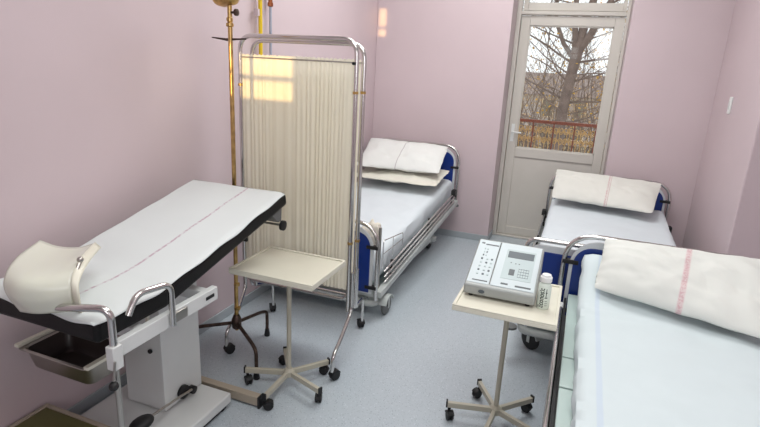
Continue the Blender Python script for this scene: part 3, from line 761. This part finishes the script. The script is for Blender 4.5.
# ------------------------------------------------------------ monitor and bottle on the near table
mo = thing('patient_monitor', 'grey desktop recorder with sloping keypad top on the instrument table', 'monitor', (0,0,0))
FY, BY = 2.246, 2.565; TX0, TX1 = -0.406, -0.087; T0 = 0.7095
def top_z(y): return 0.768 + (y-FY)*0.39
obj('case', prism(new(), [(TX0, FY, T0+0.012), (TX0, BY, T0+0.012), (TX0, BY+0.006, top_z(BY)), (TX0, FY-0.004, top_z(FY))], (TX1-TX0, 0, 0)), 'device', mo, bevel=0.008)
def on_top(bm, u0, u1, v0, v1, t=0.003, up=0.0, sk=0.0):
    xa, xb = TX0+(TX1-TX0)*u0, TX0+(TX1-TX0)*u1; ya, yb = FY+(BY-FY)*v0, FY+(BY-FY)*v1
    prism(bm, [(xa, ya, top_z(ya)+up), (xb, ya, top_z(ya)+up), (xb, yb, top_z(yb)+up), (xa, yb, top_z(yb)+up)], (0, 0, t)); return bm
obj('keypad', on_top(new(), 0.02, 0.34, 0.05, 0.97), 'device_top', mo, bevel=0.001)
obj('cover', on_top(new(), 0.36, 0.97, 0.05, 0.97, 0.004), 'device_top', mo, bevel=0.001)
ov = obj('display_bezel', on_top(new(), 0.47, 0.90, 0.22, 0.84, 0.001, 0.004), 'device_mid', mo)
obj('display', on_top(new(), 0.50, 0.88, 0.66, 0.80, 0.001, 0.005), 'lcd', ov)
b = new(); on_top(b, 0.57, 0.65, 0.30, 0.42, 0.001, 0.005)
for i in range(5): on_top(b, 0.70+i*0.036, 0.704+i*0.036, 0.28, 0.46, 0.0005, 0.005)
for i in range(4): on_top(b, 0.70, 0.85, 0.28+i*0.055, 0.286+i*0.055, 0.0005, 0.005)
for u, v in ((0.56, 0.55), (0.63, 0.54), (0.68, 0.54)): on_top(b, u, u+0.02, v, v+0.015, 0.0005, 0.005)
obj('display_marking', b, 'device_dark', ov)
b = new(); on_top(b, 0.50, 0.60, 0.10, 0.13, 0.0008, 0.004); on_top(b, 0.70, 0.92, 0.09, 0.12, 0.0008, 0.004); on_top(b, 0.13, 0.33, 0.86, 0.885, 0.0008, 0.003); on_top(b, 0.06, 0.11, 0.88, 0.91, 0.0008, 0.003); on_top(b, 0.09, 0.31, 0.09, 0.11, 0.0008, 0.003)
on_top(b, 0.345, 0.352, 0.06, 0.96, 0.0008, 0.002)
obj('printed_line', b, 'device_dark', mo)
rnd = random.Random(5)
for i, v in enumerate((0.76, 0.69, 0.62, 0.54, 0.46, 0.38, 0.30, 0.22)):
    for u in ((0.13, 0.17) if i < 3 else (0.12, 0.20, 0.27)):
        w_ = 0.03 if i > 2 else 0.018
        kb = obj('button', on_top(new(), u, u+w_, v, v+0.024, 0.0025, 0.003), 'device_mid' if (i+int(u*100)) % 3 else 'lcd', mo)
b = new(); lathe(b, [(0.004, 0), (0.0105, 0.001), (0.0105, 0.003), (0.004, 0.004)], seg=16, mtx=Matrix.Translation((-0.323, FY-0.0035, 0.745)) @ Matrix.Rotation(PI/2, 4, 'X') @ Matrix.Diagonal((1.4,0.8,1,1)))
obj('front_badge', b, 'lcd', mo)
b = new()
for x in (TX0+0.03, TX1-0.03):
    for y in (FY+0.03, BY-0.03): lathe(b, [(0.010, T0-0.0022), (0.010, T0+0.013)], cx=x, cy=y, seg=12)
objs('rubber_foot', b, 'rubber', mo)

bt = thing('gel_bottle', 'small pale plastic bottle with white cap beside the monitor', 'bottle', (-0.053, 2.285, 0.7075))
bt.scale = (1.25, 1.25, 1.02)
b = new(); lathe(b, [(0.020, 0), (0.0225, 0.004), (0.0225, 0.105), (0.019, 0.116), (0.014, 0.12), (0.014, 0.128)], seg=28); obj('body', b, 'label_green', bt)
b = new(); lathe(b, [(0.0195, 0.124), (0.0205, 0.127), (0.0205, 0.146), (0.016, 0.149), (0.016, 0.156), (0.010, 0.158)], seg=28); obj('cap', b, 'bottle_cap', bt, bevel=0.001)
# lettering wrapped on the label, read upwards
fc = bpy.data.curves.new('label_text', 'FONT'); fc.body = 'Econosic'; fc.size = 0.026; fc.extrude = 0.0003; fc.offset = 0.0004; fc.align_x = 'LEFT'
to = bpy.data.objects.new('label_text', fc); COL.objects.link(to)
dg = bpy.context.evaluated_depsgraph_get(); me = bpy.data.meshes.new_from_object(to.evaluated_get(dg)); bpy.data.objects.remove(to)
bmx = new(); bmx.from_mesh(me); bmesh.ops.triangulate(bmx, faces=bmx.faces)
W_ = max(v.co.x for v in bmx.verts)
base_ang = math.radians(-103)
for v in bmx.verts:
    zz = 0.008 + v.co.x/W_*0.092; ang = base_ang - (v.co.y-0.006)/0.0225
    rr = 0.0228 + v.co.z
    v.co = Vector((rr*math.cos(ang), rr*math.sin(ang), zz))
o = obj('label_text', bmx, 'ink_green', bt, smooth=0)
b = new()
for (a0, a1, z0_, z1_) in ((-75, -60, 0.078, 0.082), (-72, -66, 0.06, 0.098), (-80, -55, 0.055, 0.059), (-75, -50, 0.02, 0.022), (-75, -50, 0.03, 0.032), (-75, -55, 0.04, 0.042)):
    n = 6; lo = []
    for k in range(n+1):
        a = math.radians(a0+(a1-a0)*k/n); lo.append((0.0228*math.cos(a), 0.0228*math.sin(a)))
    for p, q in zip(lo, lo[1:]):
        vs = [b.verts.new((p[0], p[1], z0_)), b.verts.new((q[0], q[1], z0_)), b.verts.new((q[0], q[1], z1_)), b.verts.new((p[0], p[1], z1_))]; b.faces.new(vs)
mk = obj('label_mark', b, 'ink_green', bt)

# ------------------------------------------------------------ small things on the left bed
b = new(); bmesh.ops.create_icosphere(b, subdivisions=4, radius=1.0)
for v in b.verts:
    p = v.co.copy(); k = 1 + 0.28*noise.noise(p*1.7) + 0.16*noise.noise(p*4.1+Vector((3,1,2)))
    v.co = Vector((p.x*0.075*k, p.y*0.05*k, p.z*0.12*k*(1 if p.z < 0 else 0.9)))
o = obj('folded_towel', b, 'towel', smooth=180); o.location = (-1.262, 3.205, 0.570); o.rotation_euler = (math.radians(-8), math.radians(12), math.radians(20))
tag(o, 'crumpled beige cloth bunched against the footboard of the left bed', 'towel')
b = new(); xw = -1.155; yy0 = 3.20
tube(b, [(xw, yy0, 0.36), (xw, yy0, 0.56), (xw, yy0+0.42, 0.50), (xw, yy0+0.42, 0.40)], 0.004, 8, fil=0.02)
tube(b, [(xw, yy0, 0.46), (xw, yy0+0.42, 0.45)], 0.003, 8); tube(b, [(xw, yy0+0.2, 0.38), (xw, yy0+0.2, 0.53)], 0.003, 8)
wr = obj('wire_guard', b, 'chrome'); wr.parent = bl; wr.matrix_parent_inverse = (Matrix.Translation(bl.location) @ Matrix.Rotation(bl.rotation_euler.z, 4, 'Z')).inverted()
b = new(); tube(b, [(-1.17, 3.165, 0.17), (-1.17, 3.165, 0.66)], 0.010, 10)
pz = obj('corner_post', b, 'steel'); pz.parent = bl; pz.matrix_parent_inverse = wr.matrix_parent_inverse.copy()

# ------------------------------------------------------------ pipes and switch
def pipe(name, mt, y, label, top=ZC, r=0.013):
    t = thing(name, label, 'pipe', (0,0,0), 0, 'wall pipes behind the screen')
    obj('pipe_run', tube(new(), [(XL+0.035, y, 0.78), (XL+0.035, y, top)], r, 14), mt, t)
    b = new()
    for z_ in (0.85, 1.6, 2.6): box(b, XL, XL+0.05, y-0.018, y+0.018, z_, z_+0.02)
    objs('pipe_clip', b, 'bluegrey', t, bevel=0.002)
    return t
p1 = pipe('gas_pipe', 'yellow', 3.105, 'bright yellow vertical pipe on the left wall behind the screen')
p2 = pipe('water_pipe', 'bluegrey', 3.225, 'thin blue grey vertical pipe right of the yellow one', r=0.009)
b = new(); lathe(b, [(0.012, 2.05), (0.019, 2.055), (0.019, 2.075), (0.014, 2.08), (0.014, 2.10), (0.019, 2.105), (0.019, 2.12), (0.012, 2.125)], cx=XL+0.035, cy=3.225, seg=16)
obj('copper_fitting', b, 'copper', p2)
b = new(); box(b, XL+0.02, XL+0.05, 3.055, 3.075, 1.98, 2.02); tube(b, [(XL+0.035, 3.068, 1.0), (XL+0.035, 3.068, ZC)], 0.004, 8); obj('cable', b, 'wall', p1)
sw = thing('light_switch', 'narrow white switch plate on the right wall', 'switch', (XR, 4.645, 1.555))
obj('plate', box_b(-0.012, 0, -0.032, 0.032, -0.062, 0.062), 'mint', sw, bevel=0.004)
obj('rocker', box_b(-0.017, -0.011, -0.014, 0.014, -0.03, 0.03), 'white_metal', sw, bevel=0.002)

# ------------------------------------------------------------ outside the balcony door
struct('trim_1', box_b(-2.2, 1.8, YB+0.65, YB+1.75, -0.12, -0.01), 'concrete', smooth=0)
ry = YB+1.65
rl = thing('balcony_railing', 'red brown balcony railing with scrolled ironwork outside the glass door', 'railing', (0,0,0))
obj('handrail', bar(new(), (-2.1, ry, 1.130), (1.7, ry, 1.130), 0.05, 0.035), 'rail_rust', rl)
b = new(); bar(b, (-2.1, ry, 0.08), (1.7, ry, 0.08), 0.03, 0.02); bar(b, (-2.1, ry, 0.60), (1.7, ry, 0.60), 0.02, 0.015); obj('bottom_rail', b, 'rail_rust', rl)
for k in range(16):
    x = -2.05 + k*0.245
    obj('baluster', bar(new(), (x, ry, 0.0), (x, ry, 1.12), 0.016, 0.016), 'rail_rust', rl)
    b = new()
    for cx in (x+0.064, x+0.181):
        for sgn in (-1, 1):
            for z0_, dr in ((1.035, -1), (0.90, 1), (0.42, -1)):
                pts = []
                for i in range(30):
                    a = i/29*PI*3.1; rr = 0.030*(1-i/42)
                    pts.append((cx+sgn*(0.031-rr*math.cos(a)), ry, z0_+dr*rr*math.sin(a)*1.5))
                tube(b, pts, 0.0065, 6)
            tube(b, [(cx+sgn*0.026*math.sin(i/12*PI*2), ry, 0.1+i/12*0.98) for i in range(13)], 0.005, 6)
    obj('scroll', b, 'scroll', rl)

def grow(bm, p, d, L, r, depth, rnd, seg=6, up=0.06, lim=None, sink=None):
    pts = [Vector(p)]; dd = Vector(d).normalized(); n = 5 if depth > 1 else 4
    for i in range(n):
        dd = (dd + Vector((rnd.uniform(-.22,.22), rnd.uniform(-.22,.22), rnd.uniform(-.14,.2)+up*0.3))).normalized()
        pts.append(pts[-1] + dd*L/n)
    rs = [r*(1-0.6*i/n) for i in range(n+1)]
    tube(bm, pts, rs, seg if r > 0.02 else 4)
    if sink is not None: sink.extend(pts[2:])
    if depth > 0:
        for k in range(rnd.choice((3, 4)) if depth > 1 else 4):
            i = rnd.randint(1, n); ax = Vector((rnd.uniform(-1,1), rnd.uniform(-.8,.8), rnd.uniform(-.3,.9))).normalized()
            nd = (dd*0.55 + ax*0.9).normalized()
            grow(bm, pts[i], nd, L*rnd.uniform(0.5, 0.8), rs[i]*0.55, depth-1, rnd, seg, up, lim, sink)
rnd = random.Random(17)
tr = thing('bare_tree', 'large bare tree with forked grey trunk outside the balcony door', 'tree', (0, 0, 0))
TY = 9.6
tk = new()
tube(tk, [(-0.52, TY, -3.2), (-0.42, TY, -1), (-0.37, TY, 0.5), (-0.36, TY, 1.15), (-0.30, TY, 1.75), (-0.26, TY, 2.15)], [0.16, 0.11, 0.09, 0.085, 0.085, 0.10], 14)
for pth, rs in (([(-0.27,TY,2.05), (-0.20,TY,2.6), (0.0,TY+.1,3.4), (0.1,TY,4.6)], [0.08,0.065,0.05,0.035]),
                ([(-0.28,TY,2.05), (-0.36,TY-.05,2.5), (-0.42,TY,3.3), (-0.5,TY,4.4)], [0.06,0.045,0.035,0.02]),
                ([(-0.29,TY,1.95), (-0.50,TY+.05,2.2), (-0.66,TY,2.55), (-0.75,TY,3.3)], [0.045,0.035,0.03,0.02]),
                ([(-0.24,TY,2.1), (-0.02,TY-.05,2.5), (0.22,TY,3.1), (0.4,TY,4.0)], [0.065,0.05,0.04,0.025])):
    tube(tk, pth, rs, 10)
obj('trunk', tk, 'bark', tr)
br = new()
for (p, d, L, r) in (((-0.33,TY,1.9), (-1,0.1,.35), 1.3, .035), ((-0.28,TY,1.9), (1,-.1,.2), 1.4, .035), ((-0.37,TY,1.3), (-1,.2,.3), 1.2, .03), ((-0.35,TY,1.25), (1,.1,.15), 1.3, .03),
                     ((-0.37,TY,0.9), (1,-.2,.25), 1.2, .028), ((-0.4,TY,0.8), (-1,-.1,.3), 1.1, .028), ((-0.66,TY,2.55), (-1,0,.5), 1.2, .03), ((0.1,TY,2.8), (1,0,.4), 1.2, .03),
                     ((-0.36,TY,1.6), (-.8,-.5,.4), 1.2, .025), ((-0.3,TY,1.6), (.9,-.4,.3), 1.2, .025), ((-0.4,TY,3.0), (-1,.2,.2), 1.2, .03), ((0,TY,3.3), (1,-.3,.1), 1.3, .03), ((-0.38,TY,0.5), (1,.2,.1), 1.1, .025), ((-0.4,TY,0.4), (-1,.2,.2), 1.1, .025)):
    grow(br, p, d, L, r*0.6, 3, rnd, 5)
    grow(br, Vector(p)+Vector((0,-.1,-.2)), (d[0],d[1]-.3,d[2]+.1), L*1.0, r*0.35, 3, rnd, 4)
    grow(br, Vector(p)+Vector((0,.1,.3)), (d[0],-d[1],d[2]+.2), L*.9, r*0.4, 3, rnd, 5)
obj('branches', br, 'bark', tr)
# thickets of bare shrubs behind
for k, (x, y, h_, lm, lab) in enumerate(((-3.2, 13.5, 3.2, 'dryleaf', 'bare shrub with tan leaves left beyond the balcony'), (-1.5, 12.5, 2.9, 'dryleaf', 'bare shrub with tan leaves behind the tree trunk'), (0.5, 11.2, 3.4, 'leaf', 'bare shrub with ochre leaves at right beyond the balcony'), (-0.6, 14.5, 3.0, 'dryleaf', 'distant bare shrub between the nearer two outside'))):
    t = thing('bare_shrub', lab, 'shrub', (x, y, -3.2), 0, 'bare shrubs beyond the balcony')
    b = new(); sink = []
    for q in range(13):
        grow(b, (rnd.uniform(-.5,.5), rnd.uniform(-.3,.3), 0), (rnd.uniform(-.45,.45), rnd.uniform(-.3,.3), 1), h_*1.15, 0.045, 3, rnd, 5, 0.5, None, sink)
    obj('stem', b, 'twig', t)
    b = new()
    for q in range(1500):
        p = rnd.choice(sink) + Vector((rnd.uniform(-.15,.15), rnd.uniform(-.15,.15), rnd.uniform(-.15,.15))); s = rnd.uniform(.015,.04)
        u = Vector((rnd.uniform(-1,1), rnd.uniform(-1,1), rnd.uniform(-1,1))).normalized(); v = u.orthogonal().normalized()
        b.faces.new([b.verts.new(p+u*s), b.verts.new(p+v*s*0.6), b.verts.new(p-u*s), b.verts.new(p-v*s*0.6)])
    lf = obj('foliage', b, lm, t, smooth=0)
bd = thing('apartment_building', 'pale tan building far behind the bare trees', 'building', (0, 0, 0))
obj('wall', box_b(-22, 14, 40, 48, -3.2, 0.2), 'facade', bd, smooth=0)
obj('roof', prism(new(), [(-22.4, 39.5, 0.2), (-22.4, 48.4, 0.2), (-22.4, 44, 1.7)], (36.8, 0, 0)), 'roof', bd, smooth=0)
for i in range(9):
    for j in range(2):
        x = -14 + i*2.2; z_ = -3.0+j*1.65
        w = obj('window', box_b(x, x+0.9, 39.94, 40.0, z_, z_+1.3), 'concrete', bd, smooth=0)
        obj('pane', box_b(x+0.08, x+0.82, 39.92, 39.95, z_+0.08, z_+1.22), 'lcd', w, smooth=0)
gr = struct('ground', box_b(-60, 60, YB+2.5, 90, -3.3, -3.2), 'ground', smooth=0)
